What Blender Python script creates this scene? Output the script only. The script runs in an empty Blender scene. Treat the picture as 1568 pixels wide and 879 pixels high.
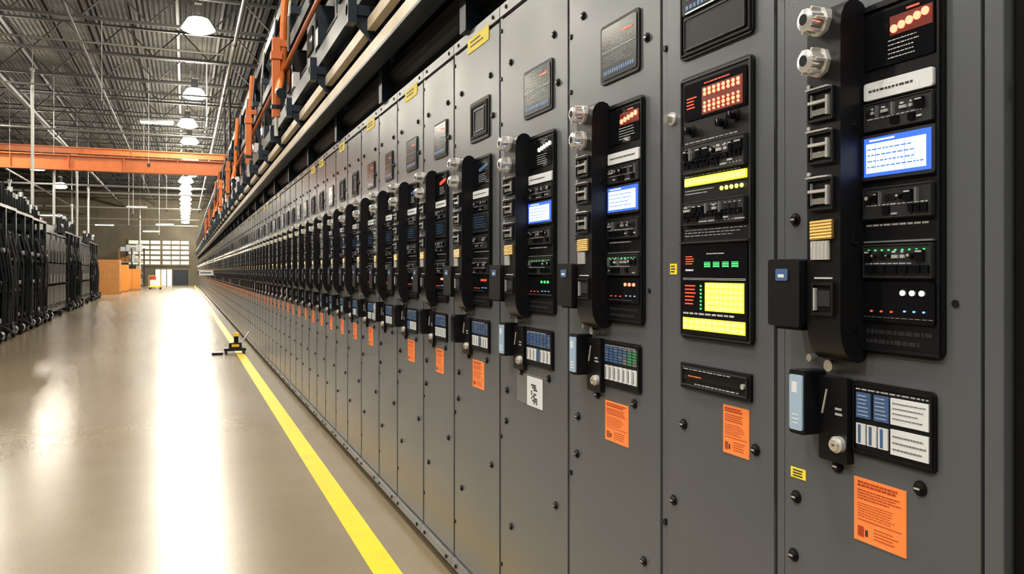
import bpy, math, random, bmesh
from mathutils import Vector
from collections import defaultdict
random.seed(7)
R = random.Random(11)
H = 1.35      # eye height
D = 1.104     # lateral distance of the cabinet faces from the camera line
CEIL = 8.85
sc = bpy.context.scene
try:
    sc.view_settings.view_transform = 'Standard'
    sc.view_settings.look = 'None'
    sc.view_settings.exposure = 0.0
except Exception as e:
    print(e)

# ------------------------------------------------------------------ materials
M = {}
def mat(name, col, rough=0.5, metal=0.0, em=None, es=0.0, bump=0.0, bscale=200, var=0.0, vscale=5, coat=0.0, rvar=0.0, spec=.5):
    m = bpy.data.materials.new(name); m.use_nodes = True
    nt = m.node_tree; b = nt.nodes['Principled BSDF']
    b.inputs['Base Color'].default_value = (*col, 1)
    b.inputs['Roughness'].default_value = rough
    b.inputs['Metallic'].default_value = metal
    b.inputs['Coat Weight'].default_value = coat
    b.inputs['Specular IOR Level'].default_value = spec
    if em:
        b.inputs['Emission Color'].default_value = (*em, 1)
        b.inputs['Emission Strength'].default_value = es
    tc = nt.nodes.new('ShaderNodeTexCoord')
    if var > 0 or rvar > 0:
        n = nt.nodes.new('ShaderNodeTexNoise'); n.inputs['Scale'].default_value = vscale
        n.inputs['Detail'].default_value = 6
        nt.links.new(tc.outputs['Object'], n.inputs['Vector'])
        if var > 0:
            r = nt.nodes.new('ShaderNodeValToRGB')
            r.color_ramp.elements[0].position = .3; r.color_ramp.elements[1].position = .7
            r.color_ramp.elements[0].color = (*[c*(1-var) for c in col], 1)
            r.color_ramp.elements[1].color = (*[min(1, c*(1+var)) for c in col], 1)
            nt.links.new(n.outputs['Fac'], r.inputs['Fac'])
            nt.links.new(r.outputs['Color'], b.inputs['Base Color'])
        if rvar > 0:
            mr = nt.nodes.new('ShaderNodeMapRange')
            mr.inputs['From Min'].default_value = .3; mr.inputs['From Max'].default_value = .7
            mr.inputs['To Min'].default_value = rough-rvar; mr.inputs['To Max'].default_value = rough+rvar
            nt.links.new(n.outputs['Fac'], mr.inputs['Value'])
            nt.links.new(mr.outputs['Result'], b.inputs['Roughness'])
    if bump > 0:
        n2 = nt.nodes.new('ShaderNodeTexNoise'); n2.inputs['Scale'].default_value = bscale
        nt.links.new(tc.outputs['Object'], n2.inputs['Vector'])
        bp = nt.nodes.new('ShaderNodeBump'); bp.inputs['Strength'].default_value = bump
        bp.inputs['Distance'].default_value = .002
        nt.links.new(n2.outputs['Fac'], bp.inputs['Height'])
        nt.links.new(bp.outputs['Normal'], b.inputs['Normal'])
    M[name] = m
    return m
mat('gray_paint', (.118,.128,.148), .31, .30, bump=.06, bscale=900, var=.05, vscale=3, rvar=.03)
mat('gray_trim', (.24,.25,.265), .35, .5)
mat('gray_module', (.026,.028,.033), .4, .2)
mat('black_plastic', (.005,.005,.007), .42, 0, bump=.05, bscale=500, spec=.25)
mat('black_matte', (.004,.004,.005), .6, spec=.2)
mat('black_gloss', (.004,.004,.006), .14)
mat('chrome', (.95,.95,.93), .10, .8)
mat('steel', (.82,.82,.84), .24, .6)
mat('brass', (.75,.46,.14), .25, .75)
mat('white_label', (.68,.72,.78), .5)
mat('ink', (.03,.03,.04), .5)
mat('pale_ink', (.5,.53,.58), .5)
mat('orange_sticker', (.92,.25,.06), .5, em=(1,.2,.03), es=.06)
mat('orange_ink', (.42,.05,.01), .5)
mat('yellow_sticker', (.9,.74,.05), .5)
mat('blue_card', (.05,.11,.26), .4, em=(.1,.25,.6), es=.04)
mat('green_card', (.05,.25,.12), .4)
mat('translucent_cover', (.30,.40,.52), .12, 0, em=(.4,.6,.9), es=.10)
mat('led_red', (.6,.03,.01), .4, em=(1,.15,.08), es=5)
mat('led_red_text', (.6,.03,.01), .4, em=(1,.10,.04), es=1.2)
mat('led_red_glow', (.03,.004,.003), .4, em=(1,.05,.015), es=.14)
mat('led_green', (.05,.5,.1), .4, em=(.1,1,.3), es=.8)
mat('led_yellow', (.8,.8,.05), .4, em=(1,1,.22), es=1.5)
mat('led_yellow_dim', (.8,.8,.05), .4, em=(.85,.85,.05), es=.75)
mat('led_white', (.8,.9,.8), .4, em=(.85,1,.6), es=2.5)
mat('screen_blue', (.02,.06,.4), .2, em=(.05,.14,1), es=1.3)
mat('screen_text', (.6,.8,1), .3, em=(.66,.82,1), es=1.6)
mat('screen_dim', (.01,.014,.02), .22, spec=.25)
mat('screen_dim_blue', (.05,.1,.2), .3, em=(.15,.3,.6), es=.2)
mat('navy_steel', (.009,.018,.032), .4, .4)
mat('cream_beam', (.52,.44,.33), .45, var=.15, vscale=4)
mat('crane_orange', (.58,.14,.02), .45, var=.08)
mat('galvanised', (.30,.30,.28), .38, .7)
mat('roof_steel', (.026,.026,.024), .55, .3)
mat('pole_white', (.6,.6,.58), .4)
mat('machine_black', (.007,.009,.012), .38, .3)
mat('machine_navy', (.010,.016,.028), .38, .3)
mat('cardboard', (.40,.17,.045), .7, var=.1)
mat('cardboard_orange', (.72,.25,.035), .6)
mat('safety_yellow', (.88,.56,.01), .45, var=.10, vscale=9, rvar=.06)
mat('lamp_glass', (1,1,1), .3, em=(1,.93,.78), es=205)
mat('lamp_strip', (1,1,1), .3, em=(1,.94,.80), es=60)
mat('window_daylight', (1,1,1), .3, em=(1,.88,.62), es=.36)
mat('wall_paint', (.05,.046,.040), .7, var=.1, vscale=1)
mat('wall_far', (.15,.125,.085), .7, var=.2, vscale=.8)
mat('rubber', (.01,.01,.01), .7)
mat('red_plastic', (.5,.03,.02), .4)
mat('blue_lamp', (.1,.3,.8), .3, em=(.3,.6,1), es=1)

def floor_mat():
    m = bpy.data.materials.new('polished_concrete'); m.use_nodes = True
    nt = m.node_tree; b = nt.nodes['Principled BSDF']; L = nt.links.new
    tc = nt.nodes.new('ShaderNodeTexCoord')
    n = nt.nodes.new('ShaderNodeTexNoise'); n.inputs['Scale'].default_value = .5; n.inputs['Detail'].default_value = 7; n.inputs['Roughness'].default_value = .6
    L(tc.outputs['Object'], n.inputs['Vector'])
    r = nt.nodes.new('ShaderNodeValToRGB')
    r.color_ramp.elements[0].position = .25; r.color_ramp.elements[0].color = (.175,.138,.088,1)
    r.color_ramp.elements[1].position = .75; r.color_ramp.elements[1].color = (.240,.192,.126,1)
    L(n.outputs['Fac'], r.inputs['Fac'])
    n3 = nt.nodes.new('ShaderNodeTexNoise'); n3.inputs['Scale'].default_value = 60; n3.inputs['Detail'].default_value = 5
    L(tc.outputs['Object'], n3.inputs['Vector'])
    mx = nt.nodes.new('ShaderNodeMix'); mx.data_type = 'RGBA'; mx.blend_type = 'OVERLAY'; mx.inputs['Factor'].default_value = .15
    L(r.outputs['Color'], mx.inputs['A']); L(n3.outputs['Fac'], mx.inputs['B'])
    L(mx.outputs['Result'], b.inputs['Base Color'])
    n2 = nt.nodes.new('ShaderNodeTexNoise'); n2.inputs['Scale'].default_value = 1.6; n2.inputs['Detail'].default_value = 8
    mp = nt.nodes.new('ShaderNodeMapping'); mp.inputs['Scale'].default_value = (1,.4,1)
    L(tc.outputs['Object'], mp.inputs['Vector']); L(mp.outputs['Vector'], n2.inputs['Vector'])
    mr = nt.nodes.new('ShaderNodeMapRange'); mr.inputs['From Min'].default_value = .3; mr.inputs['From Max'].default_value = .7
    mr.inputs['To Min'].default_value = .23; mr.inputs['To Max'].default_value = .27
    L(n2.outputs['Fac'], mr.inputs['Value']); L(mr.outputs['Result'], b.inputs['Roughness'])
    b.inputs['Specular IOR Level'].default_value = .7
    n4 = nt.nodes.new('ShaderNodeTexNoise'); n4.inputs['Scale'].default_value = 3; n4.inputs['Detail'].default_value = 2
    L(tc.outputs['Object'], n4.inputs['Vector'])
    bp = nt.nodes.new('ShaderNodeBump'); bp.inputs['Strength'].default_value = .04; bp.inputs['Distance'].default_value = .004
    L(n4.outputs['Fac'], bp.inputs['Height']); L(bp.outputs['Normal'], b.inputs['Normal'])
    M['floor'] = m
floor_mat()
def deck_mat():
    m = bpy.data.materials.new('roof_deck'); m.use_nodes = True
    nt = m.node_tree; b = nt.nodes['Principled BSDF']; L = nt.links.new
    tc = nt.nodes.new('ShaderNodeTexCoord')
    w = nt.nodes.new('ShaderNodeTexWave'); w.bands_direction = 'X'; w.inputs['Scale'].default_value = 2.2; w.inputs['Distortion'].default_value = .4
    L(tc.outputs['Object'], w.inputs['Vector'])
    n = nt.nodes.new('ShaderNodeTexNoise'); n.inputs['Scale'].default_value = 1.3; n.inputs['Detail'].default_value = 8
    L(tc.outputs['Object'], n.inputs['Vector'])
    r = nt.nodes.new('ShaderNodeValToRGB'); r.color_ramp.elements[0].position = .35; r.color_ramp.elements[0].color = (.010,.009,.007,1)
    r.color_ramp.elements[1].position = .75; r.color_ramp.elements[1].color = (.065,.053,.034,1)
    L(n.outputs['Fac'], r.inputs['Fac']); L(r.outputs['Color'], b.inputs['Base Color'])
    bp = nt.nodes.new('ShaderNodeBump'); bp.inputs['Strength'].default_value = 1; bp.inputs['Distance'].default_value = .08
    L(w.outputs['Fac'], bp.inputs['Height']); L(bp.outputs['Normal'], b.inputs['Normal'])
    b.inputs['Roughness'].default_value = .8
    M['deck'] = m
deck_mat()

# ------------------------------------------------------------------ mesh builder
class MB:
    """collects faces. 'local' face coordinates: u = along the face toward the camera, v = height rel. to eye, d = out from the face."""
    def __init__(s): s.v=[]; s.f=[]; s.m=[]; s.mats=[]
    def mi(s, name):
        if name not in s.mats: s.mats.append(name)
        return s.mats.index(name)
    def face(s, idx, name): s.f.append(idx); s.m.append(s.mi(name))
    def wbox(s, x0,x1,y0,y1,z0,z1, name):
        b=len(s.v)
        for x in (x0,x1):
            for y in (y0,y1):
                for z in (z0,z1): s.v.append((x,y,z))
        for q in ((0,1,3,2),(4,6,7,5),(0,4,5,1),(2,3,7,6),(0,2,6,4),(1,5,7,3)):
            s.face([b+i for i in q], name)
    def box(s, u0,u1,v0,v1,d0,d1,name):
        s.wbox(-d1,-d0,-u1,-u0,H+v0,H+v1,name)
    def prism(s, pts0, pts1, name):
        b=len(s.v); n=len(pts0)
        s.v += [tuple(p) for p in pts0]+[tuple(p) for p in pts1]
        s.face(list(range(b+n-1,b-1,-1)), name); s.face(list(range(b+n,b+2*n)), name)
        for i in range(n):
            j=(i+1)%n; s.face([b+i,b+j,b+n+j,b+n+i], name)
    def poly(s, pts, d0, d1, name):
        s.prism([(-d0,-u,H+v) for u,v in pts],[(-d1,-u,H+v) for u,v in pts], name)
    def side(s, pts, u0, u1, name):
        s.prism([(-d,-u0,H+v) for d,v in pts],[(-d,-u1,H+v) for d,v in pts], name)
    def rr(s, u0,u1,v0,v1,d0,d1,r,name,seg=5):
        pts=[]
        for cx,cy,a in ((u1-r,v1-r,0),(u0+r,v1-r,90),(u0+r,v0+r,180),(u1-r,v0+r,270)):
            for k in range(seg+1):
                t=math.radians(a+90*k/seg); pts.append((cx+r*math.cos(t), cy+r*math.sin(t)))
        s.poly(pts,d0,d1,name)
    def ring(s, u0,u1,v0,v1,t,d0,d1,name):
        s.box(u0,u1,v1-t,v1,d0,d1,name); s.box(u0,u1,v0,v0+t,d0,d1,name)
        s.box(u0,u0+t,v0+t,v1-t,d0,d1,name); s.box(u1-t,u1,v0+t,v1-t,d0,d1,name)
    def tube(s,p0,p1,r,name,seg=10,r2=None):
        p0=Vector(p0); p1=Vector(p1); ax=(p1-p0).normalized()
        a=ax.orthogonal().normalized(); b=ax.cross(a); r2=r if r2 is None else r2
        c0=[p0+r*(a*math.cos(2*math.pi*k/seg)+b*math.sin(2*math.pi*k/seg)) for k in range(seg)]
        c1=[p1+r2*(a*math.cos(2*math.pi*k/seg)+b*math.sin(2*math.pi*k/seg)) for k in range(seg)]
        s.prism(c0,c1,name)
    def cyl(s,u,v,d0,d1,r,name,seg=16,r2=None):
        s.tube((-d0,-u,H+v),(-d1,-u,H+v),r,name,seg,r2)
    def path(s,pts,r,name,seg=8):
        for a,b in zip(pts,pts[1:]): s.tube(a,b,r,name,seg)
    def build(s,name,loc=(0,0,0),parent=None,bevel=0):
        ob=bpy.data.objects.new(name, s.mesh(name)); sc.collection.objects.link(ob)
        ob.location=loc
        if parent: ob.parent=parent
        if bevel:
            md=ob.modifiers.new('bevel','BEVEL'); md.width=bevel; md.segments=2; md.limit_method='ANGLE'; md.angle_limit=math.radians(50)
        return ob
    def mesh(s,name):
        me=bpy.data.meshes.new(name); me.from_pydata(s.v,[],s.f); 
        for n in s.mats: me.materials.append(M[n])
        me.polygons.foreach_set('material_index', s.m)
        bm=bmesh.new(); bm.from_mesh(me); bmesh.ops.recalc_face_normals(bm,faces=bm.faces); bm.to_mesh(me); bm.free()
        me.update()
        return me
def smooth_by_angle(ob):
    me=ob.data
    me.polygons.foreach_set('use_smooth',[True]*len(me.polygons))
    bm=bmesh.new(); bm.from_mesh(me)
    for e in bm.edges:
        if len(e.link_faces)==2: e.smooth = e.calc_face_angle() < math.radians(35)
        else: e.smooth=False
    bm.to_mesh(me); bm.free()

# ------------------------------------------------------------------ cabinet details
def words(b,u0,u1,v0,v1,n,name,d0,r,fill=.9,th=.45):
    hgt=(v1-v0)/n
    for i in range(n):
        vy=v1-hgt*(i+.5); u=u0; end=u0+(u1-u0)*r.uniform(fill*.7,fill)
        while u<end:
            l=(u1-u0)*r.uniform(.03,.10); e=min(u+l,end)
            b.box(u,e,vy-hgt*th/2,vy+hgt*th/2,d0,d0+.0006,name); u=e+(u1-u0)*.02
def grid(b,u0,u1,v0,v1,nx,nz,name,d0,gap=.25,dep=.002):
    du=(u1-u0)/nx; dv=(v1-v0)/nz
    for i in range(nx):
        for j in range(nz):
            b.box(u0+du*(i+gap/2),u0+du*(i+1-gap/2),v0+dv*(j+gap/2),v0+dv*(j+1-gap/2),d0,d0+dep,name)
def dots(b,u0,u1,v,n,r,name,d0):
    for i in range(n): b.cyl(u0+(u1-u0)*(i+.5)/n,v,d0,d0+.003,r,name,8)
def screw(b,u,v,r=.011,chrome=False):
    b.cyl(u,v,0,.003,r*1.15,'black_matte',16)
    b.cyl(u,v,.003,.009,r*.85,'chrome' if chrome else 'black_plastic',12,r*.7)
    b.box(u-r*.5,u+r*.5,v-.0015,v+.0015,.009,.0098,'steel' if not chrome else 'black_matte')
def module(b,u0,u1,v0,v1,r,d=.004,body='gray_module',n=9,steel=True):
    h=v1-v0
    b.rr(u0,u1,v0,v1,d,d+.008,.003,body,2); b.ring(u0+.001,u1-.001,v0+.001,v1-.001,.0015,d+.008,d+.010,'gray_module')
    dd=d+.008; W=u1-u0
    u=u0+W*.04
    while u<u1-W*.10:
        w=W*r.uniform(.05,.13); k=r.random()
        if k<.30: b.box(u,u+w,v0+h*.50,v0+h*.82,dd,dd+.005,'black_gloss'); b.box(u+w*.15,u+w*.85,v0+h*.74,v0+h*.79,dd+.005,dd+.006,'steel')
        elif k<.5: b.cyl(u+w/2,v0+h*.66,dd,dd+.008,min(w*.42,h*.16),'black_plastic',10); b.cyl(u+w/2,v0+h*.66,dd+.008,dd+.009,min(w*.2,h*.07),'steel',8)
        elif k<.72: b.box(u,u+w*.8,v0+h*.58,v0+h*.68,dd,dd+.004,'steel' if steel else 'gray_module'); b.box(u,u+w*.4,v0+h*.74,v0+h*.80,dd,dd+.002,'pale_ink')
        elif k<.86: b.box(u+w*.3,u+w*.5,v0+h*.45,v0+h*.85,dd,dd+.007,'gray_trim')
        else: b.box(u,u+w,v0+h*.55,v0+h*.75,dd,dd+.002,'black_matte')
        u+=w+W*.02
    u=u0+W*.05
    while u<u1-W*.12:
        w=W*r.uniform(.06,.16); k=r.random()
        if k<.45: b.box(u,u+w,v0+h*.14,v0+h*.38,dd,dd+.004,'black_gloss')
        elif k<.65: b.box(u,u+w*.5,v0+h*.2,v0+h*.26,dd,dd+.002,'pale_ink')
        elif k<.8: b.box(u,u+w,v0+h*.1,v0+h*.16,dd,dd+.002,'steel')
        u+=w+W*.025
    words(b,u0+W*.05,u1-W*.05,v0+h*.40,v0+h*.46,1,'pale_ink',dd,r,1,.6)
def chassis(b,w,r,tag=False):
    b.box(.003,w-.003,-1.30,.955,-1.0,-.014,'gray_paint')
    b.box(.003,.024,-1.25,.95,-.014,-.003,'gray_paint')
    b.box(.029,w-.004,-1.25,.94,-.014,0,'gray_paint')
    b.box(.003,w-.003,.956,1.0,-1.0,.0,'gray_trim')
    b.box(.003,w-.003,-1.30,-1.262,-.03,.012,'gray_trim')
    b.box(.02,w-.02,-1.325,-1.30,-.9,-.05,'black_matte')
    for u in (.07,w-.07):
        for dd in (-.12,-.85): b.tube((-dd,-u+.012,.026),(-dd,-u-.012,.026),.026,'rubber',12)
        b.cyl(u,-1.281,.012,.018,.009,'black_matte',8)
        b.cyl(u,.978,0,.004,.008,'black_matte',8)
    for v in (.9,.72,.55,-.62,-1.1):
        b.cyl(.020,v,-.003,.004,.008,'black_plastic',10)
    if tag:
        b.rr(w*.35,w*.80,.905,.965,.0,.003,.006,'yellow_sticker',2)
        words(b,w*.42,w*.75,.92,.955,2,'ink',.003,r)
def top_display(b,w,r,style):
    U=lambda x:x*w
    b.rr(U(.42),U(.82),.525,.69,0,.006,.012,'black_plastic')
    if style==1:
        b.ring(U(.45),U(.79),.54,.675,.012,.006,.010,'black_matte')
        b.ring(U(.51),U(.73),.56,.655,.008,.006,.009,'gray_module')
    else:
        b.rr(U(.44),U(.80),.535,.68,.006,.008,.006,'screen_dim',3)
        b.box(U(.66),U(.76),.648,.653,.008,.009,'led_red_text')
        grid(b,U(.46),U(.78),.545,.562,14,1,'screen_dim_blue',.008,.3,.001)
        words(b,U(.46),U(.78),.57,.60,4,'gray_trim',.008,r,th=.2)
        b.box(U(.45),U(.79),.61,.6125,.008,.009,'gray_trim')
def sticker(b,u0,u1,v0,v1,r):
    b.box(u0,u1,v0,v1,0,.0012,'orange_sticker'); h=v1-v0; m=(u1-u0)*.08
    words(b,u0+m,u1-m,v1-h*.14,v1-h*.04,2,'orange_ink',.0012,r,1,.65)
    words(b,u0+m,u1-m,v1-h*.34,v1-h*.17,4,'orange_ink',.0012,r,1,.4)
    words(b,u0+m,u1-m,v1-h*.62,v1-h*.38,6,'orange_ink',.0012,r,.9,.25)
    b.box(u0+m,u1-m,v1-h*.66,v1-h*.65,.0012,.0018,'orange_ink')
    b.box(u0+m,u0+m+(u1-u0)*.12,v0+h*.08,v0+h*.24,.0012,.0018,'orange_ink'); b.box(u0+m+(u1-u0)*.15,u0+m+(u1-u0)*.2,v0+h*.10,v0+h*.2,.0012,.0018,'ink')
    words(b,u0+(u1-u0)*.4,u1-m,v0+h*.08,v0+h*.28,4,'orange_ink',.0012,r,.9,.25)
def layout_A(P,w,r,opt):
    U=lambda x:x*w
    b=P['body']
    chassis(b,w,r,opt.get('tag'))
    top_display(P['top_display'],w,r,opt.get('top',0))
    for u,v in ((.37,-.355),(.76,-.351),(.135,-.438),(.12,-.553),(.83,.76),(.2,.76),(.85,-.75),(.2,-.93),(.88,.6),(.13,.1)): screw(b,U(u),v)
    b.cyl(U(.90),-.05,0,.003,.006,'black_matte',8)
    c=P['instrument_column']; p0,p1=U(.50),U(.865)
    c.rr(p0,p1,-.142,.458,0,.007,.018,'black_plastic'); 
    c.ring(p0+.006,p1-.004,-.136,.45,.004,.007,.012,'black_plastic')
    a,e=p0+.014,p1-.014; W=e-a
    led=opt.get('led','led_red')
    c.rr(a,e,.345,.437,.007,.010,.004,'black_gloss',2)
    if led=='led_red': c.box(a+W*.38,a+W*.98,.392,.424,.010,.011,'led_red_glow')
    for i in range(5): c.cyl(a+W*(.45+.11*i),.402+.003*i,.010,.014,.0068,led,10)
    c.box(a+W*.62,a+W*.8,.428,.431,.010,.011,'led_red_text' if led=='led_red' else 'gray_trim')
    words(c,a+W*.35,a+W*.9,.352,.388,5,'pale_ink',.010,r,th=.25)
    c.rr(a,e,.292,.322,.007,.014,.004,'white_label',2)
    words(c,a+W*.08,a+W*.95,.302,.312,1,'ink',.014,r,1,.35)
    module(c,a,e,.238,.287,r,.005)
    c.rr(a-.004,e+.004,.155,.232,.007,.014,.005,'gray_module',2)
    if opt.get('screen',True):
        c.box(a+.002,e-.002,.161,.227,.014,.015,'screen_blue')
        words(c,a+W*.10,a+W*.5,.219,.225,1,'screen_text',.015,r,1,.5)
        c.box(a+W*.05,a+W*.92,.167,.217,.015,.0154,'screen_text')
        for k in range(1,6): c.box(a+W*(.05+.145*k)-.0004,a+W*(.05+.145*k)+.0004,.168,.216,.0154,.0158,'screen_blue')
        for k in range(1,5): words(c,a+W*.07,a+W*.90,.167+.010*k-.002,.167+.010*k+.002,1,'screen_blue',.0156,r,1,.55)
    else:
        c.box(a+.002,e-.002,.163,.226,.014,.015,'screen_dim')
        words(c,a+W*.1,a+W*.88,.17,.22,5,'screen_dim_blue',.015,r,1,.2)
    module(c,a,e,.088,.142,r,.007)
    words(c,a,e,.074,.082,1,'pale_ink',.007,r,1,.4)
    module(c,a,e,-.012,.045,r,.007)
    dots(c,a+W*.05,a+W*.95,.035,9,.0014,'led_green' if opt.get('screen',True) else 'gray_trim',.015)
    c.box(a,e,.048,.051,.007,.014,'gray_trim')
    c.rr(a-.003,e+.003,-.085,-.018,.007,.013,.004,'black_gloss',2)
    dots(c,a+W*.52,a+W*.92,-.036,3,.0045,opt.get('led2','led_white'),.013)
    dots(c,a+W*.05,a+W*.5,-.068,3,.0016,'led_red_text',.013); dots(c,a+W*.55,a+W*.95,-.066,3,.0016,'blue_lamp',.013)
    words(c,a,e,-.080,-.076,1,'gray_trim',.013,r,1,.3)
    words(c,a,e,-.128,-.095,2,'gray_module',.007,r,1,.4)
    # latch rail
    q=P['latch_rail']; r0,r1=U(.345),U(.52); dp=.061
    prof=[(0,.452),(.012,.466),(.026,.471),(.040,.468),(.052,.458),(.059,.442),(dp,.42),(dp,-.098),(.058,-.122),(.050,-.142),(.036,-.155),(.02,-.160),(.008,-.157),(0,-.146)]
    q.side(prof,r0,r1,'black_plastic')
    q.box(r0-.006,r0,-.13,.44,0,.03,'black_matte')
    cu=(r0+r1)/2; k='gray_trim' if opt.get('silver') else 'black_plastic'
    for v in (.44,.368):
        q.cyl(cu-.008,v,dp-.008,dp+.008,.027,'steel',8)
        q.cyl(cu-.008,v,dp+.008,dp+.034,.022,'chrome',16,.020)
        q.cyl(cu-.008,v,dp+.034,dp+.038,.020,'steel',16,.014)
        q.cyl(cu-.008,v,dp+.038,dp+.0385,.010,'black_matte',16)
        for t in range(6):
            an=t*math.pi/3; q.cyl(cu-.008+.0225*math.cos(an),v+.0225*math.sin(an),dp+.010,dp+.030,.003,'steel',6)
    for v in (.293,.218,.136):
        q.ring(r0+.008,r1-.010,v-.029,v+.027,.004,dp,dp+.008,k)
        q.box(r0+.012,r1-.014,v-.025,v+.023,dp,dp+.002,'black_matte')
        q.box(r0+.014,r1-.024,v+.002,v+.007,dp+.002,dp+.012,'steel')
        q.box(r1-.026,r1-.021,v-.020,v+.014,dp+.002,dp+.010,'steel')
        q.box(r0+.020,r1-.030,v-.018,v-.008,dp+.002,dp+.007,'chrome')
        q.box(r0+.014,r0+.018,v-.020,v+.020,dp+.002,dp+.006,'gray_trim')
        q.box(r0+.006,r1-.020,v+.028,v+.031,dp,dp+.010,'steel')
        q.cyl(r0+.007,v+.037,dp,dp+.004,.004,'steel',8)
    for j in range(6): q.tube((-(dp+.004),-(r0+.014),H+.058+j*.0055),(-(dp+.004),-(r1-.014),H+.0595+j*.0055),.0035,'brass',8)
    for j in range(5): q.tube((-(dp+.003),-(r0+.018+j*.009),H+.020),(-(dp+.003),-(r0+.018+j*.009),H+.053),.004,'steel',8)
    q.ring(r0+.016,r1-.012,-.078,-.020,.005,dp,dp+.006,'black_matte')
    q.box(r0+.028,r1-.022,-.062,-.034,dp,dp+.003,'gray_module')
    q.box(r0+.020,r1-.018,-.014,-.011,dp,dp+.002,'pale_ink')
    q.box(r0+.022,r0+.026,-.07,-.03,dp,dp+.007,'steel')
    for v in (.25,.05,-.1): q.tube((-.03,-r1,H+v),(-.03,-r1-.002,H+v),.006,'black_gloss',10)
    # actuator box
    x=P['actuator_box']
    x.rr(U(.15),U(.335),-.102,.022,0,.075,.006,'black_plastic',3)
    x.rr(U(.20),U(.27),-.018,.004,.075,.0765,.003,'blue_card',2)
    x.box(U(.215),U(.25),-.012,-.006,.0765,.0768,'white_label')
    x.box(U(.17),U(.32),-.108,-.102,.01,.065,'black_matte')
    # lower lock
    l=P['lock_assembly']
    l.rr(U(.215),U(.305),-.302,-.183,.0,.050,.006,'black_plastic',3)
    cov=opt.get('cover','translucent_cover')
    l.rr(U(.225),U(.297),-.294,-.192,.050,.054,.004,cov,3)
    if cov!='black_gloss':
        words(l,U(.24),U(.285),-.285,-.262,3,'white_label',.054,r,1,.4)
        l.box(U(.24),U(.27),-.225,-.205,.054,.0545,'white_label')
    l.rr(U(.30),U(.452),-.345,-.192,0,.016,.006,'black_plastic',3)
    l.cyl(U(.415),-.310,.016,.026,.015,'steel',16); l.cyl(U(.415),-.310,.026,.032,.011,'chrome',12)
    l.box(U(.409),U(.421),-.3115,-.3085,.032,.033,'ink')
    words(l,U(.39),U(.44),-.262,-.243,2,'pale_ink',.016,r)
    l.tube((-.018,-U(.35),H-.215),(-.018,-U(.325),H-.26),.0022,'steel',6)
    l.cyl(U(.36),-.172,0,.020,.011,'chrome',14); l.cyl(U(.24),-.163,0,.014,.007,'chrome',12)
    l.cyl(U(.2),-.198,0,.03,.006,'chrome',10)
    # card holder
    h=P['card_holder']
    h.rr(U(.457),U(.83),-.322,-.192,0,.006,.010,'black_plastic',4)
    h.ring(U(.465),U(.822),-.316,-.198,.003,.006,.009,'black_matte')
    a,e=U(.475),U(.815); W=e-a
    if opt.get('cards')=='white':
        for k in range(2):
            h.box(a+W*(.02+.25*k),a+W*(.22+.25*k),-.256,-.212,.006,.009,'blue_card')
            words(h,a+W*(.04+.25*k),a+W*(.21+.25*k),-.254,-.214,6,'pale_ink',.009,r,1,.25)
        h.box(a+W*.50,a+W*.98,-.256,-.212,.006,.009,'white_label'); words(h,a+W*.53,a+W*.96,-.25,-.216,4,'gray_trim',.009,r,1,.25)
        for k in range(3):
            h.box(a+W*(.02+.155*k),a+W*(.15+.155*k),-.302,-.266,.006,.009,'white_label'); h.box(a+W*(.05+.155*k),a+W*(.09+.155*k),-.30,-.268,.009,.0095,'blue_card')
        h.box(a+W*.50,a+W*.98,-.306,-.264,.006,.009,'white_label'); words(h,a+W*.53,a+W*.96,-.302,-.27,3,'gray_trim',.009,r,1,.25)
    else:
        for k in range(7):
            cc='green_card' if (opt.get('cards')=='green' and k>4) else 'blue_card'
            for q2 in range(6):
                h.box(a+W*(.01+.14*k),a+W*(.12+.14*k),-.252+q2*.0075,-.2465+q2*.0075,.006,.009,cc if r.random()<.75 else 'gray_trim')
        for k in range(7):
            h.box(a+W*(.01+.14*k),a+W*(.12+.14*k),-.302,-.262,.006,.009,'white_label' if r.random()<.8 else 'blue_card')
            h.box(a+W*(.03+.14*k),a+W*(.05+.14*k),-.298,-.266,.009,.0095,'gray_module')
    words(h,a,e,-.209,-.204,1,'pale_ink',.006,r,1,.5)
    s=P['labels']
    if opt.get('qr'):
        s.box(U(.30),U(.68),-.46,-.355,0,.0015,'gray_trim')
        s.box(U(.46),U(.68),-.462,-.362,.0015,.003,'white_label')
        for i in range(5):
            for j in range(9):
                if r.random()<.5: s.box(U(.52+.018*i),U(.537+.018*i),-.452+j*.0075,-.446+j*.0075,.003,.0035,'ink')
    elif opt.get('orange',True):
        sticker(s,U(.455),U(.70),-.474,-.363,r)
    if opt.get('yellow'):
        s.box(U(.10),U(.19),-.402,-.382,0,.001,'yellow_sticker'); words(s,U(.115),U(.18),-.4,-.384,3,'ink',.001,r)
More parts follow.
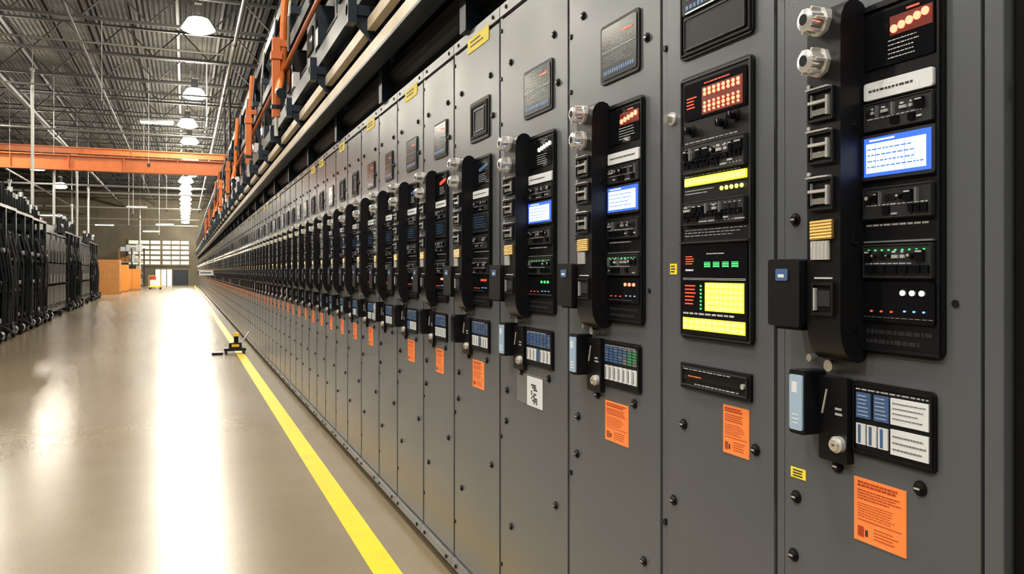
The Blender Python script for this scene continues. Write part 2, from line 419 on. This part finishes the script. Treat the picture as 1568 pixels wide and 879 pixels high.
def layout_B(P,w,r,opt):
    U=lambda x:x*w
    b=P['body']; chassis(b,w,r,False)
    for u,v in ((.24,-.364),(.86,-.372),(.14,-.556),(.85,-.8),(.1,.85)): screw(b,U(u),v)
    b.cyl(U(.13),.37,0,.006,.016,'steel',16); b.cyl(U(.13),.37,.006,.022,.011,'chrome',12)
    t=P['upper_display']; p0,p1=U(.223),U(.857)
    t.rr(p0,p1,.498,.78,0,.007,.012,'black_plastic'); t.ring(p0+.006,p1-.006,.505,.773,.005,.007,.011,'black_matte')
    t.rr(p0+.016,p1-.016,.60,.76,.007,.012,.005,'screen_dim',2); grid(t,p0+.03,p1-.03,.608,.622,14,1,'screen_dim_blue',.012,.3,.001)
    words(t,p0+.03,p1-.03,.63,.66,4,'gray_trim',.012,r,1,.2); t.box(p0+.03,p1-.03,.601,.604,.012,.013,'steel')
    t.rr(p0+.02,p1-.02,.515,.592,.007,.010,.008,'black_plastic',3); t.ring(p0+.022,p1-.022,.517,.590,.002,.010,.012,'gray_module')
    c=P['instrument_panel']
    c.rr(p0,p1,-.158,.455,0,.007,.016,'black_plastic'); c.ring(p0+.005,p1-.005,-.152,.449,.004,.007,.010,'gray_module')
    a,e=p0+.022,p1-.018; W=e-a
    c.rr(a,e,.350,.435,.007,.010,.004,'black_gloss',2)
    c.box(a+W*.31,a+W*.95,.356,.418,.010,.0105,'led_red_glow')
    for j,z in enumerate((.410,.401,.381,.372,.363)):
        dots(c,a+W*.33,a+W*.93,z,8,.0042 if j in(0,1,3) else .003,'led_red',.0105)
    words(c,a+W*.05,a+W*.22,.375,.405,4,'led_red_text',.010,r,1,.35)
    words(c,a+W*.35,a+W*.9,.422,.430,1,'led_red_text',.010,r,1,.3)
    for u,z in ((.12,.325),(.65,.325),(.83,.334)):
        c.cyl(a+W*u,z,.007,.012,.013,'black_matte',16); c.cyl(a+W*u,z,.012,.026,.009,'black_gloss',16); c.box(a+W*u-.001,a+W*u+.001,z,z+.008,.026,.0265,'steel')
    module(c,a,e,.225,.292,r,.007); grid(c,a+W*.05,a+W*.97,.242,.262,14,1,'black_gloss',.015,.4,.004)
    grid(c,a+W*.05,a+W*.97,.270,.280,12,1,'steel',.015,.65,.003); grid(c,a+W*.05,a+W*.97,.232,.236,18,1,'pale_ink',.015,.6,.001)
    words(c,a,e,.296,.301,1,'pale_ink',.007,r,1,.4); words(c,a,e,.218,.223,1,'pale_ink',.007,r,1,.4)
    c.box(a+W*.02,e,.197,.216,.007,.012,'led_yellow_dim'); grid(c,a+W*.02,e,.1985,.2145,14,1,'led_yellow',.012,.22,.001)
    dots(c,a+W*.60,a+W*.98,.182,5,.0048,'led_yellow',.010)
    words(c,a,a+W*.5,.176,.190,2,'pale_ink',.007,r,1,.3)
    module(c,a,e,.105,.160,r,.007); grid(c,a+W*.03,a+W*.98,.120,.138,13,1,'black_gloss',.015,.35,.004)
    grid(c,a+W*.03,a+W*.98,.145,.153,13,1,'steel',.015,.7,.003); grid(c,a+W*.03,a+W*.98,.111,.114,16,1,'pale_ink',.015,.6,.001)
    words(c,a,e,.078,.098,3,'pale_ink',.007,r,1,.22)
    c.box(a-.012,e+.012,.064,.068,.007,.016,'gray_module')
    c.rr(a-.006,e+.006,-.146,.060,.007,.012,.006,'black_gloss',3)
    words(c,a+W*.04,a+W*.20,.014,.036,4,'led_red_text',.012,r,1,.4)
    words(c,a+W*.04,a+W*.20,-.002,.006,1,'white_label',.012,r,1,.5)
    words(c,a+W*.40,a+W*.8,.036,.042,1,'pale_ink',.012,r,1,.4)
    grid(c,a+W*.34,a+W*.92,.004,.024,4,1,'led_green',.012,.35,.001)
    for k in range(4):
        for j in range(3): c.box(a+W*(.37+.145*k),a+W*(.46+.145*k),.0075+j*.005,.009+j*.005,.013,.0134,'black_gloss')
    c.ring(a,e,-.020,-.016,.001,.012,.013,'pale_ink')
    c.box(a+W*.38,e-.004,-.090,-.026,.012,.0135,'led_yellow_dim'); grid(c,a+W*.39,e-.006,-.089,-.027,8,5,'led_yellow',.0135,.25,.0008)
    words(c,a+W*.03,a+W*.22,-.080,-.03,6,'led_red_text',.012,r,1,.35)
    grid(c,a+W*.28,a+W*.33,-.09,-.03,1,7,'led_green',.012,.5,.001)
    words(c,a,e,-.102,-.094,1,'pale_ink',.012,r,1,.5)
    c.box(a,e,-.136,-.108,.012,.0135,'led_yellow_dim'); grid(c,a,e,-.134,-.110,10,2,'led_yellow',.0135,.22,.0008)
    s=P['drive_slot']
    s.rr(p0+.002,p1-.008,-.276,-.216,0,.007,.004,'black_plastic',3); s.ring(p0+.010,p1-.016,-.268,-.224,.003,.007,.011,'gray_module')
    s.box(p0+.02,p1-.03,-.252,-.244,.007,.010,'black_gloss'); words(s,p0+.04,p0+.11,-.249,-.240,1,'orange_sticker',.0105,r,1,.3)
    words(s,p0+.06,p1-.03,-.266,-.258,1,'pale_ink',.007,r,1,.3); s.cyl(p1-.03,-.245,.007,.012,.006,'steel',10)
    words(s,p0+.02,p1-.03,-.232,-.226,1,'pale_ink',.011,r,1,.3)
    t=P['labels']; sticker(t,U(.60),U(.81),-.398,-.293,r)
    t.box(U(.10),U(.17),-.008,.018,0,.001,'yellow_sticker'); words(t,U(.11),U(.165),-.005,.015,3,'ink',.001,r)

def cabinet(s_far,w,layout,opt):
    e=bpy.data.objects.new('server_cabinet',None); sc.collection.objects.link(e)
    e.location=(D,s_far,0); e.empty_display_size=.2
    P=defaultdict(MB); layout(P,w,random.Random(int(s_far*1000)),opt)
    for k,mb in P.items():
        ob=mb.build(k,parent=e,bevel=.0022 if k=='body' else (.0008 if s_far<3.6 and k!='labels' else 0))
        if k in('latch_rail','lock_assembly','actuator_box'): smooth_by_angle(ob)
edges=[.868,1.329,1.754,2.286,2.880,3.445,3.945,4.485,4.950,5.489,5.989]
opts={1:dict(cards='white',yellow=True),3:dict(cards='green',led2='led_red',yellow=False),4:dict(led='led_white',led2='led_green',qr=True),
      5:dict(top=1,led='screen_dim_blue',led2='led_red_text',tag=True,screen=False,cover='black_gloss'),6:dict(top=0,led='led_red_text',led2='led_red',screen=False,cover='black_gloss'),7:dict(tag=True,led='screen_dim_blue',screen=False,cover='black_gloss'),
      8:dict(silver=True,led='screen_dim_blue',screen=False,orange=False,cover='steel'),9:dict(led='screen_dim_blue',screen=False,tag=True,cover='black_gloss'),10:dict(led='screen_dim_blue',screen=False,top=1,cover='black_gloss')}
for i in range(1,11):
    cabinet(edges[i],edges[i]-edges[i-1],layout_B if i==2 else layout_A,opts.get(i,{}))
cabinet(.80,.48,layout_B,{}); cabinet(.32,.5,layout_A,{}); cabinet(-.18,.5,layout_A,{})
pm=MB(); pm.wbox(0,1.0,-.031,0,.05,2.305,'gray_paint'); pm.wbox(.02,1.0,-.065,-.031,.05,2.3,'black_matte'); pm.wbox(.03,.95,-.06,-.005,0,.05,'black_matte')
pm.build('cabinet_filler_post',(D,.866,0),bevel=.002)
variants=[]
for k in range(5):
    P=MB(); PP=defaultdict(lambda:P)
    layout_A(PP,.5,random.Random(50+k),dict(screen=False,tag=(k==0 or k==3),top=(k%2),led=['led_red_text','screen_dim_blue','screen_dim_blue','screen_dim_blue','screen_dim_blue'][k],
             led2=['led_red_text','led_green','screen_dim','screen_dim','screen_dim'][k],silver=(k==4),orange=(k!=2),cover='black_gloss' if k!=1 else 'steel'))
    variants.append(P.mesh('server_cabinet'))
s=5.989; n=0
while s<76:
    s+=.5
    ob=bpy.data.objects.new('server_cabinet',variants[R.randrange(5)]); sc.collection.objects.link(ob)
    ob.location=(D,s,0); n+=1

# ------------------------------------------------------------------ room
def simple(name,x0,x1,y0,y1,z0,z1,m):
    b=MB(); b.wbox(x0,x1,y0,y1,z0,z1,m); return b.build(name)
XL,XR,YB,YF=-17,5,-10,84
simple('floor',XL,XR,YB,YF,-.2,0,'floor')
simple('ceiling',XL,XR,YB,YF,CEIL,CEIL+.2,'deck')
simple('wall_left',XL-.2,XL,YB,YF,0,CEIL,'wall_paint')
simple('wall_right',XR,XR+.2,YB,YF,0,CEIL,'wall_paint')
simple('wall_back',XL,XR,YB-.2,YB,0,CEIL,'wall_paint')
simple('wall_far',XL,XR,YF,YF+.2,0,CEIL,'wall_far')
b=MB(); b.wbox(.78,.902,YB+.01,YF-1,0,.0015,'safety_yellow'); b.build('floor_line_yellow')
for wi,(x0,x1) in enumerate(((-4.9,-2.1),(-2.0,.4))):
    b=MB(); b.wbox(x0,x1,YF-.06,YF-.03,1.9,4.3,'window_daylight')
    nx=3
    for i in range(nx+1):
        x=x0+(x1-x0)*i/nx; b.wbox(x-.05,x+.05,YF-.12,YF-.06,1.8,4.4,'wall_far')
    for j in range(6):
        z=1.9+2.4*j/5; b.wbox(x0-.05,x1+.05,YF-.13,YF-.06,z-.08,z+.08,'wall_far')
    b.build('window_%d'%(wi+1))
b=MB(); b.wbox(-1.0,.3,YF-.1,YF-.02,0,1.45,'machine_black'); b.wbox(-.9,.2,YF-.13,YF-.1,.1,1.35,'machine_navy'); b.build('door_1')
b=MB(); b.wbox(-2.6,-1.1,YF-.1,YF-.02,0,1.5,'window_daylight')
for i in range(4): b.wbox(-2.6+i*.5-.03,-2.6+i*.5+.03,YF-.14,YF-.1,0,1.55,'roof_steel')
b.build('door_2')
b=MB()
for x in (-5.4,-4.4,-3.4): 
    for yy in (80,81): b.wbox(x-.04,x+.04,yy-.04,yy+.04,0,3.4,'crane_orange' if x<-5 else 'roof_steel')
for z in (.15,1.1,2.1,3.1):
    b.wbox(-5.4,-3.4,80,81,z,z+.07,'galvanised')
    x=-5.3
    while x<-3.8:
        ww=R.uniform(.3,.5); b.wbox(x,x+ww,80.1,80.8,z+.07,z+.07+R.uniform(.3,.7),R.choice(['cardboard','white_label','machine_navy','cream_beam'])); x+=ww+.06
b.build('storage_rack')

def truss_mesh():
    b=MB(); zt=CEIL-.12; zb=CEIL-.95
    b.wbox(XL+.02,XR-.02,-.06,.06,zt-.06,zt,'roof_steel'); b.wbox(XL+.02,XR-.02,-.05,.05,zb-.05,zb+.02,'roof_steel')
    x=XL+.1; up=True
    while x<XR-.9:
        b.tube((x,0,zb if up else zt),(x+.8,0,zt if up else zb),.022,'roof_steel',6); x+=.8; up=not up
    return b.mesh('roof_truss')
tm=truss_mesh(); y=2
while y<YF-1:
    o=bpy.data.objects.new('roof_truss',tm); o.location=(0,y,0); sc.collection.objects.link(o); y+=3.6
b=MB()
for x in [XL+1.2*i for i in range(1,18)]: b.wbox(x-.04,x+.04,YB,YF,CEIL-.12,CEIL-.001,'roof_steel')
b.build('roof_purlins')
Yb,Yf=YB+.03,YF-.2
def pipe(p0,p1,r,m): 
    b=MB(); b.tube(p0,p1,r,m,8)
    n=int((Vector(p1)-Vector(p0)).length/6)
    for k in range(1,n):
        q=Vector(p0).lerp(Vector(p1),k/n); a=(Vector(p1)-Vector(p0)).normalized()*.06
        b.tube(q-a,q+a,r*1.3,'roof_steel',8)
    b.build('conduit_pipe')
pipe((1.15,Yb,H+5.6),(1.15,Yf,H+5.6),.045,'galvanised')
pipe((-2.6,Yb,H+6.2),(-2.6,Yf,H+6.2),.035,'roof_steel')
pipe((-5.2,Yb,H+5.9),(-5.2,Yf,H+5.9),.10,'roof_steel')
pipe((-8.4,Yb,H+5.2),(-8.4,Yf,H+5.2),.05,'galvanised')
for y,v,r in ((24,6.0,.03),(27.5,5.5,.03),(31,4.75,.035),(38.4,4.55,.045),(44.8,4.2,.05),(50,4.3,.05),(57,4.0,.05),(64,3.7,.06),(70.5,3.6,.06)):
    pipe((XL+.05,y,H+v),(1.0,y,H+v),r,'galvanised')
b=MB()
for x,y,z0 in ((-3.9,20,5.9),(-2.2,26,6.2),(-5.5,30,4.5),(-1.2,32,5.2),(-1.7,40,5.0),(-.9,47,4.6),(.7,30,6.3),(-6.6,36,4),(-3,52,4),(-1.5,56,3.6),(-2.4,45,4.2)):
    b.tube((x,y,z0),(x,y,CEIL-.2),.010,'pole_white',5); b.wbox(x-.05,x+.05,y-.05,y+.05,z0-.12,z0,'roof_steel')
b.build('drop_cables')
def girder(y,z0,z1,t=.16):
    b=MB(); x0,x1=XL+.05,1.9
    b.wbox(x0,x1,y-.02,y+.02,z0,z1,'crane_orange')
    b.wbox(x0,x1,y-t,y+t,z1-.04,z1,'crane_orange'); b.wbox(x0,x1,y-t,y+t,z0,z0+.04,'crane_orange')
    x=x0+.5
    while x<x1: b.wbox(x-.015,x+.015,y-t+.02,y+t-.02,z0+.04,z1-.04,'crane_orange'); x+=1.8
    for x in (x0+3,x0+9,x1-.3): b.tube((x,y,z1),(x,y,CEIL-.15),.05,'roof_steel',8)
    b.build('crane_girder')
girder(33,H+3.60,H+4.15); girder(37.5,H+4.78,H+5.05,.1)

def highbay(vz,sc_=1):
    b=MB(); z=H+vz
    b.tube((0,0,z-.20),(0,0,z-.14),.26*sc_,'lamp_glass',24,.36*sc_)
    b.tube((0,0,z-.14),(0,0,z+.10),.36*sc_,'lamp_glass',24,.22*sc_)
    b.tube((0,0,z+.10),(0,0,z+.16),.22,'galvanised',20,.14)
    b.tube((0,0,z+.16),(0,0,z+.42),.11,'roof_steel',16)
    b.tube((0,0,z+.42),(0,0,CEIL-.15),.012,'roof_steel',6)
    b.wbox(-.08,.08,-.08,.08,z+.42,z+.48,'galvanised')
    return b.mesh('high_bay_light')
hb=highbay(6.0,1.08); hb2=highbay(4.6); hb3=highbay(4.85)
def place(me,x,y):
    o=bpy.data.objects.new('high_bay_light',me); o.location=(x,y,0); sc.collection.objects.link(o)
for x,y in ((-.5,-4),(-.5,3),(-.5,9),(-.5,15),(.3,21.2),(.3,29.4),(.1,35.4),(.2,40),(.3,46.5),(.3,54)): place(hb,x,y)
for y in (44,48,51.5,55,58.5,62,65.5,69,73,77,81): place(hb2,.05,y)
for x,y in ((-6.3,-4),(-6.3,3),(-6.3,10),(-6.3,17),(-6.3,24),(-6.3,31),(-3.2,0)): place(hb,x,y)  # unseen off-frame fixtures, added as fill for cabinet faces and overhead beams
for x,y in ((-6.3,43),(-6.5,52)): place(hb3,x,y)
def striplight(x,y,v,l=1.2):
    b=MB(); z=H+v
    b.wbox(-l/2,l/2,-.15,.15,z-.03,z,'lamp_strip'); b.wbox(-l/2-.03,l/2+.03,-.18,.18,z,z+.08,'galvanised')
    for q in (-l/2+.1,l/2-.1): b.tube((q,0,z+.08),(q,0,CEIL-.15),.008,'roof_steel',5)
    o=b.build('strip_light',(x,y,0))
striplight(-1.05,36,6.0); 
for x,y,v in ((-9.5,48.5,4.7),(-8,60,3.6),(-5.5,67,3.4),(-2.5,72,3.2),(-11,41,3.8),(-3,60.5,4.3),(-1.4,67,3.5)): striplight(x,y,v)

# ------------------------------------------------------------------ overhead busway structure
b=MB(); Y0,Y1=-2,78
b.tube((1.20,Y0,H+1.17),(1.20,Y1,H+1.17),.085,'black_plastic',16)
b.tube((1.45,Y0,H+1.35),(1.45,Y1,H+1.35),.12,'black_matte',16)
b.wbox(1.00,1.06,Y0,Y1,H+1.20,H+1.32,'cream_beam'); b.wbox(.96,1.06,Y0,Y1,H+1.185,H+1.20,'navy_steel')
b.wbox(1.00,1.05,Y0,Y1,H+1.42,H+1.49,'cream_beam'); b.wbox(1.3,2.0,Y0,Y1,H+1.46,H+1.5,'navy_steel')
b.wbox(.98,1.06,Y0,Y1,H+1.62,H+1.75,'navy_steel'); b.wbox(1.0,1.06,Y0,Y1,H+2.3,H+2.42,'navy_steel')
b.wbox(1.02,1.08,Y0,Y1,H+2.95,H+3.07,'navy_steel')
b.wbox(1.34,1.38,Y0,Y1,H+1.5,H+2.95,'black_matte'); b.wbox(1.9,2.0,Y0,Y1,H+1.0,H+3.4,'black_matte')
b.tube((1.12,Y0,H+1.95),(1.12,Y1,H+1.95),.045,'roof_steel',10); b.tube((1.25,Y0,H+2.1),(1.25,Y1,H+2.1),.05,'navy_steel',10)
b.tube((1.2,Y0,H+2.6),(1.2,Y1,H+2.6),.07,'black_plastic',10)
b.tube((.97,Y0,H+2.12),(.97,Y1,H+2.12),.022,'crane_orange',8)
y=Y0+.6; k=0
while y<Y1:
    b.wbox(1.08,1.16,y-.04,y+.04,H+1.0,H+3.3,'navy_steel')
    b.wbox(.88,2.0,y-.03,y+.03,H+1.50,H+1.56,'navy_steel')
    b.prism([(.89,y-.012,H+1.50),(1.1,y-.012,H+1.50),(1.1,y-.012,H+1.28)],[(.89,y+.012,H+1.50),(1.1,y+.012,H+1.50),(1.1,y+.012,H+1.28)],'navy_steel')
    b.wbox(.92,2.0,y-.03,y+.03,H+2.42,H+2.49,'navy_steel')
    b.wbox(.88,.93,y-.05,y+.05,H+1.45,H+1.62,'navy_steel')
    b.tube((1.0,y+.2,H+1.56),(1.05,y+1.3,H+2.3),.018,'navy_steel',6)
    b.wbox(1.0,1.3,y+.5,y+1.0,H+1.78,H+2.2,'machine_navy' if k%2 else 'black_plastic')
    b.wbox(.985,1.0,y+.6,y+.9,H+1.85,H+2.05,'black_gloss')
    b.path([(.98,y+.3,H+2.9),(.95,y+.35,H+2.5),(.96,y+.5,H+2.2)],.015,'machine_navy' if k%2 else 'galvanised',6)
    b.wbox(.96,1.02,y+.1,y+.22,H+1.76,H+1.9,'steel' if k%3==0 else 'navy_steel')
    y+=1.55; k+=1
frame=b.build('overhead_busway_frame')
def orange_arm(big):
    b=MB()
    if big:
        pts=[(1.0,0,H+3.1),(.97,0,H+2.6),(.96,.02,H+2.15),(.93,-.04,H+1.98),(.90,-.16,H+1.86),(.90,-.34,H+1.80)]
        b.path(pts,.040,'crane_orange',10)
        b.tube((.90,-.34,H+1.80),(.90,-.42,H+1.79),.05,'navy_steel',10)
    else:
        b.wbox(.85,.93,.25,.33,H+1.62,H+2.45,'crane_orange'); b.wbox(.835,.945,.23,.35,H+2.22,H+2.30,'crane_orange')
        b.wbox(.85,1.05,.26,.32,H+2.36,H+2.43,'crane_orange'); b.tube((.89,.285,H+1.42),(.89,.285,H+1.62),.02,'steel',8)
        b.wbox(.84,.94,.24,.34,H+1.7,H+1.74,'navy_steel')
    return b.mesh('lift_arm')
am=[orange_arm(True),orange_arm(False)]
for j,(y,kk) in enumerate(((5.6,0),(8.6,1),(8.9,0),(12.6,1),(13.6,0),(17.5,0),(19,1),(23,1),(27,0),(30,0),(34,1),(40,1))):
    o=bpy.data.objects.new('lift_arm',am[kk]); o.location=(0,y,0); sc.collection.objects.link(o); o.parent=frame

# ------------------------------------------------------------------ left machines
def machine(kind,rs,L=2.2,Wd=1.5,Ht=2.5):
    r=random.Random(rs); b=MB(); bl='machine_black'; nv='machine_navy'
    for yy in (.08,L-.08):
        b.wbox(-Wd,.15,yy-.06,yy+.06,.06,.16,bl)
        for xx in (.08,-Wd+.1):
            b.tube((xx,yy-.03,.05),(xx,yy+.03,.05),.05,'rubber',12)
    b.wbox(-Wd,0,0,L,.16,.26,bl)
    for xx in (-.04,-Wd+.04):
        for yy in (.04,L/2,L-.04): b.wbox(xx-.035,xx+.035,yy-.035,yy+.035,.26,Ht,bl)
    for z in (.95,1.6,Ht-.04): b.wbox(-Wd,0,0,L,z-.03,z+.03,bl)
    if kind==0:
        for z0 in (.28,1.0,1.66):
            y=.12
            while y<L-.3:
                w=r.uniform(.18,.38); h=r.uniform(.35,.60); dd=r.uniform(-.05,.10); w=min(w,L-.08-y)
                if r.random()<.5:
                    b.wbox(-Wd+.2,-.06+dd,y,y+w,z0,z0+h,r.choice([bl,nv,bl]))
                    b.wbox(-.06+dd,-.05+dd,y+.04,y+w-.04,z0+h*.5,z0+h*.85,'black_gloss')
                    b.wbox(-.05+dd,-.04+dd,y+.06,y+.1,z0+h*.2,z0+h*.3,'steel')
                else:
                    b.tube((-.22,y+w/2,z0),(-.22,y+w/2,z0+h),w*.42,bl,14)
                    b.tube((-.22,y+w/2,z0+h),(-.22,y+w/2,z0+h+.05),w*.25,'steel',10)
                    b.tube((-.02,y+w/2,z0+.1),(.06,y+w/2,z0+.1),.05,r.choice(['steel',bl]),10)
                y+=w+.04
        for k in range(8):
            yy=r.uniform(.1,L-.1); b.path([(.05,yy,.3),(.08,yy,r.uniform(1,1.8)),(-.05,yy+.05,2.2)],.022,r.choice([bl,bl,'gray_module']),8)
        for k in range(7):
            yy=.15+k*(L-.3)/6; hh=r.uniform(.1,.5); b.tube((-.2,yy,Ht),(-.2,yy,Ht+hh),.07,bl,10,.05)
            if r.random()<.6: b.tube((-.2,yy,Ht+hh),(-.2,yy,Ht+hh+.11),.055,r.choice(['white_label','steel','white_label']),10)
        b.path([(.1,0,.3),(.22,.2,.18),(.2,.7,.12),(.1,1.1,.3)],.03,'rubber',8)
        b.wbox(-Wd+.3,-.4,.2,L-.2,Ht,Ht+.25,bl)
        for yy in (.3,1.1,1.9): b.tube((.12,yy,.0),(.12,yy,.3),.03,bl,8,.05); b.tube((.12,yy-.1,.16),(.12,yy+.1,.16),.08,bl,12)
    else:
        b.wbox(-Wd+.02,-.02,.03,L-.03,.26,Ht-.1,nv)
        for j in range(3):
            y0=.08+j*(L-.1)/3; b.wbox(-.02,.0,y0,y0+(L-.1)/3-.06,.4,Ht-.25,bl)
            b.wbox(0,.02,y0+.08,y0+.12,1.0,1.25,'steel'); b.wbox(0,.01,y0+.2,y0+.5,1.6,1.95,'black_gloss')
        for j in range(6): b.wbox(-.02,.012,.1,L-.1,.3+j*.016,.306+j*.016,'gray_module')
        b.wbox(-Wd+.2,-.3,.3,L-.3,Ht,Ht+.3,bl); b.tube((-.5,.5,Ht+.3),(-.5,.5,Ht+.5),.07,'steel',10)
    return b
for i in range(13):
    y=13+i*2.55; kind=1 if i in(5,6,9,10) else 0
    machine(kind,100+i,Ht=2.70 if kind==0 else 2.5).build('assembly_machine',(-3.22-.07*i,y,0))
for i in range(6):
    machine(i%2,200+i,Ht=2.8,L=2.4).build('assembly_machine',(-7.4,22+i*5,0))
for x,y,z1 in ((-4.25,28.12,7.4),(-4.35,33.23,5.2),(-4.45,40.88,6.0),(-4.5,45.98,5.5),(-5.8,51.0,5.0),(-3.2,69,5.6),(-6.2,36,4.8)):
    b=MB(); b.tube((0,0,.02),(0,0,z1),.045,'pole_white',10); b.wbox(-.11,.11,-.11,.11,0,.02,'galvanised'); b.wbox(-.07,.07,-.07,.07,1.2,1.5,'gray_trim')
    b.tube((0,0,z1),(0,0,CEIL-.15),.012,'galvanised',6); b.wbox(-.06,.06,-.06,.06,z1-.04,z1+.04,'galvanised')
    b.build('utility_pole',(x,y,0))
def crate(w,l,h,m):
    b=MB(); b.wbox(0,w,0,l,.12,h,m)
    for q in (0,.45,.9): b.wbox(0,w,q*l,q*l+.1*l,0,.12,'cardboard')
    b.wbox(-.006,w+.006,l*.46,l*.54,.12,h+.006,'cardboard_orange'); b.wbox(w*.48,w*.52,-.006,l+.006,.12,h+.006,'cardboard')
    b.wbox(w*.1,w*.30,-.01,0,h*.5,h*.62,'white_label')
    return b
crate(1.6,1.6,2.0,'cardboard').build('shipping_crate',(-5.1,52,0))
crate(.9,1.5,1.75,'cardboard_orange').build('shipping_crate',(-4.3,57.5,0))
crate(1.0,1.2,1.5,'cardboard_orange').build('shipping_crate',(-3.9,62.5,0))
b=MB(); b.wbox(0,.9,0,1.2,.15,.22,'safety_yellow'); 
for p in ((.1,.1),(.8,.1),(.1,1.1),(.8,1.1)): b.tube((p[0],p[1]-.02,.07),(p[0],p[1]+.02,.07),.07,'rubber',10)
for p in ((.03,.03),(.87,.03)): b.tube((p[0],p[1],.2),(p[0],p[1],1.0),.02,'safety_yellow',8)
b.tube((.03,.03,1.0),(.87,.03,1.0),.02,'safety_yellow',8); b.wbox(.1,.7,.2,.9,.22,.7,'white_label'); b.wbox(.15,.5,.3,.7,.7,.95,'red_plastic')
b.build('material_cart',(-2.5,66,0))
b=MB()
b.wbox(-.16,.16,-.12,.12,.05,.09,'machine_black')
for p in ((-.13,-.1),(.13,-.1),(-.13,.1),(.13,.1)): b.tube((p[0]-.015,p[1],.03),(p[0]+.015,p[1],.03),.03,'rubber',10)
b.wbox(-.09,.10,-.08,.08,.09,.17,'machine_black'); b.wbox(-.05,.06,-.085,-.08,.11,.15,'safety_yellow'); b.tube((.02,0,.17),(.02,0,.29),.035,'machine_black',10)
b.wbox(-.02,.06,-.04,.04,.27,.32,'safety_yellow'); b.tube((.05,0,.1),(.22,.02,.34),.012,'steel',8)
b.wbox(-.34,-.18,-.15,.03,.0,.035,'machine_black')
o=b.build('floor_jack',(.76,14.1,0)); o.scale=(1.05,1.05,1.05)
b=MB(); b.wbox(-.55,0,-.01,.01,-.1,.1,'white_label'); b.wbox(-.5,-.1,-.012,-.01,-.02,.02,'ink'); b.wbox(0,.04,-.02,.02,-.12,.12,'galvanised')
b.build('aisle_sign',(D-.04,34.2,1.28))

w=bpy.data.worlds.new('World'); sc.world=w; w.use_nodes=True
w.node_tree.nodes['Background'].inputs[0].default_value=(.9,.95,1,1); w.node_tree.nodes['Background'].inputs[1].default_value=.05
cd=bpy.data.cameras.new('camera'); cam=bpy.data.objects.new('camera',cd); sc.collection.objects.link(cam)
cd.sensor_width=36; cd.lens=1250/1568*36; cd.shift_y=-24.4/1568; cd.clip_start=.02; cd.clip_end=300
cam.location=(0,0,H); cam.rotation_euler=(math.radians(90),0,-math.atan(501/1250))
sc.camera=cam
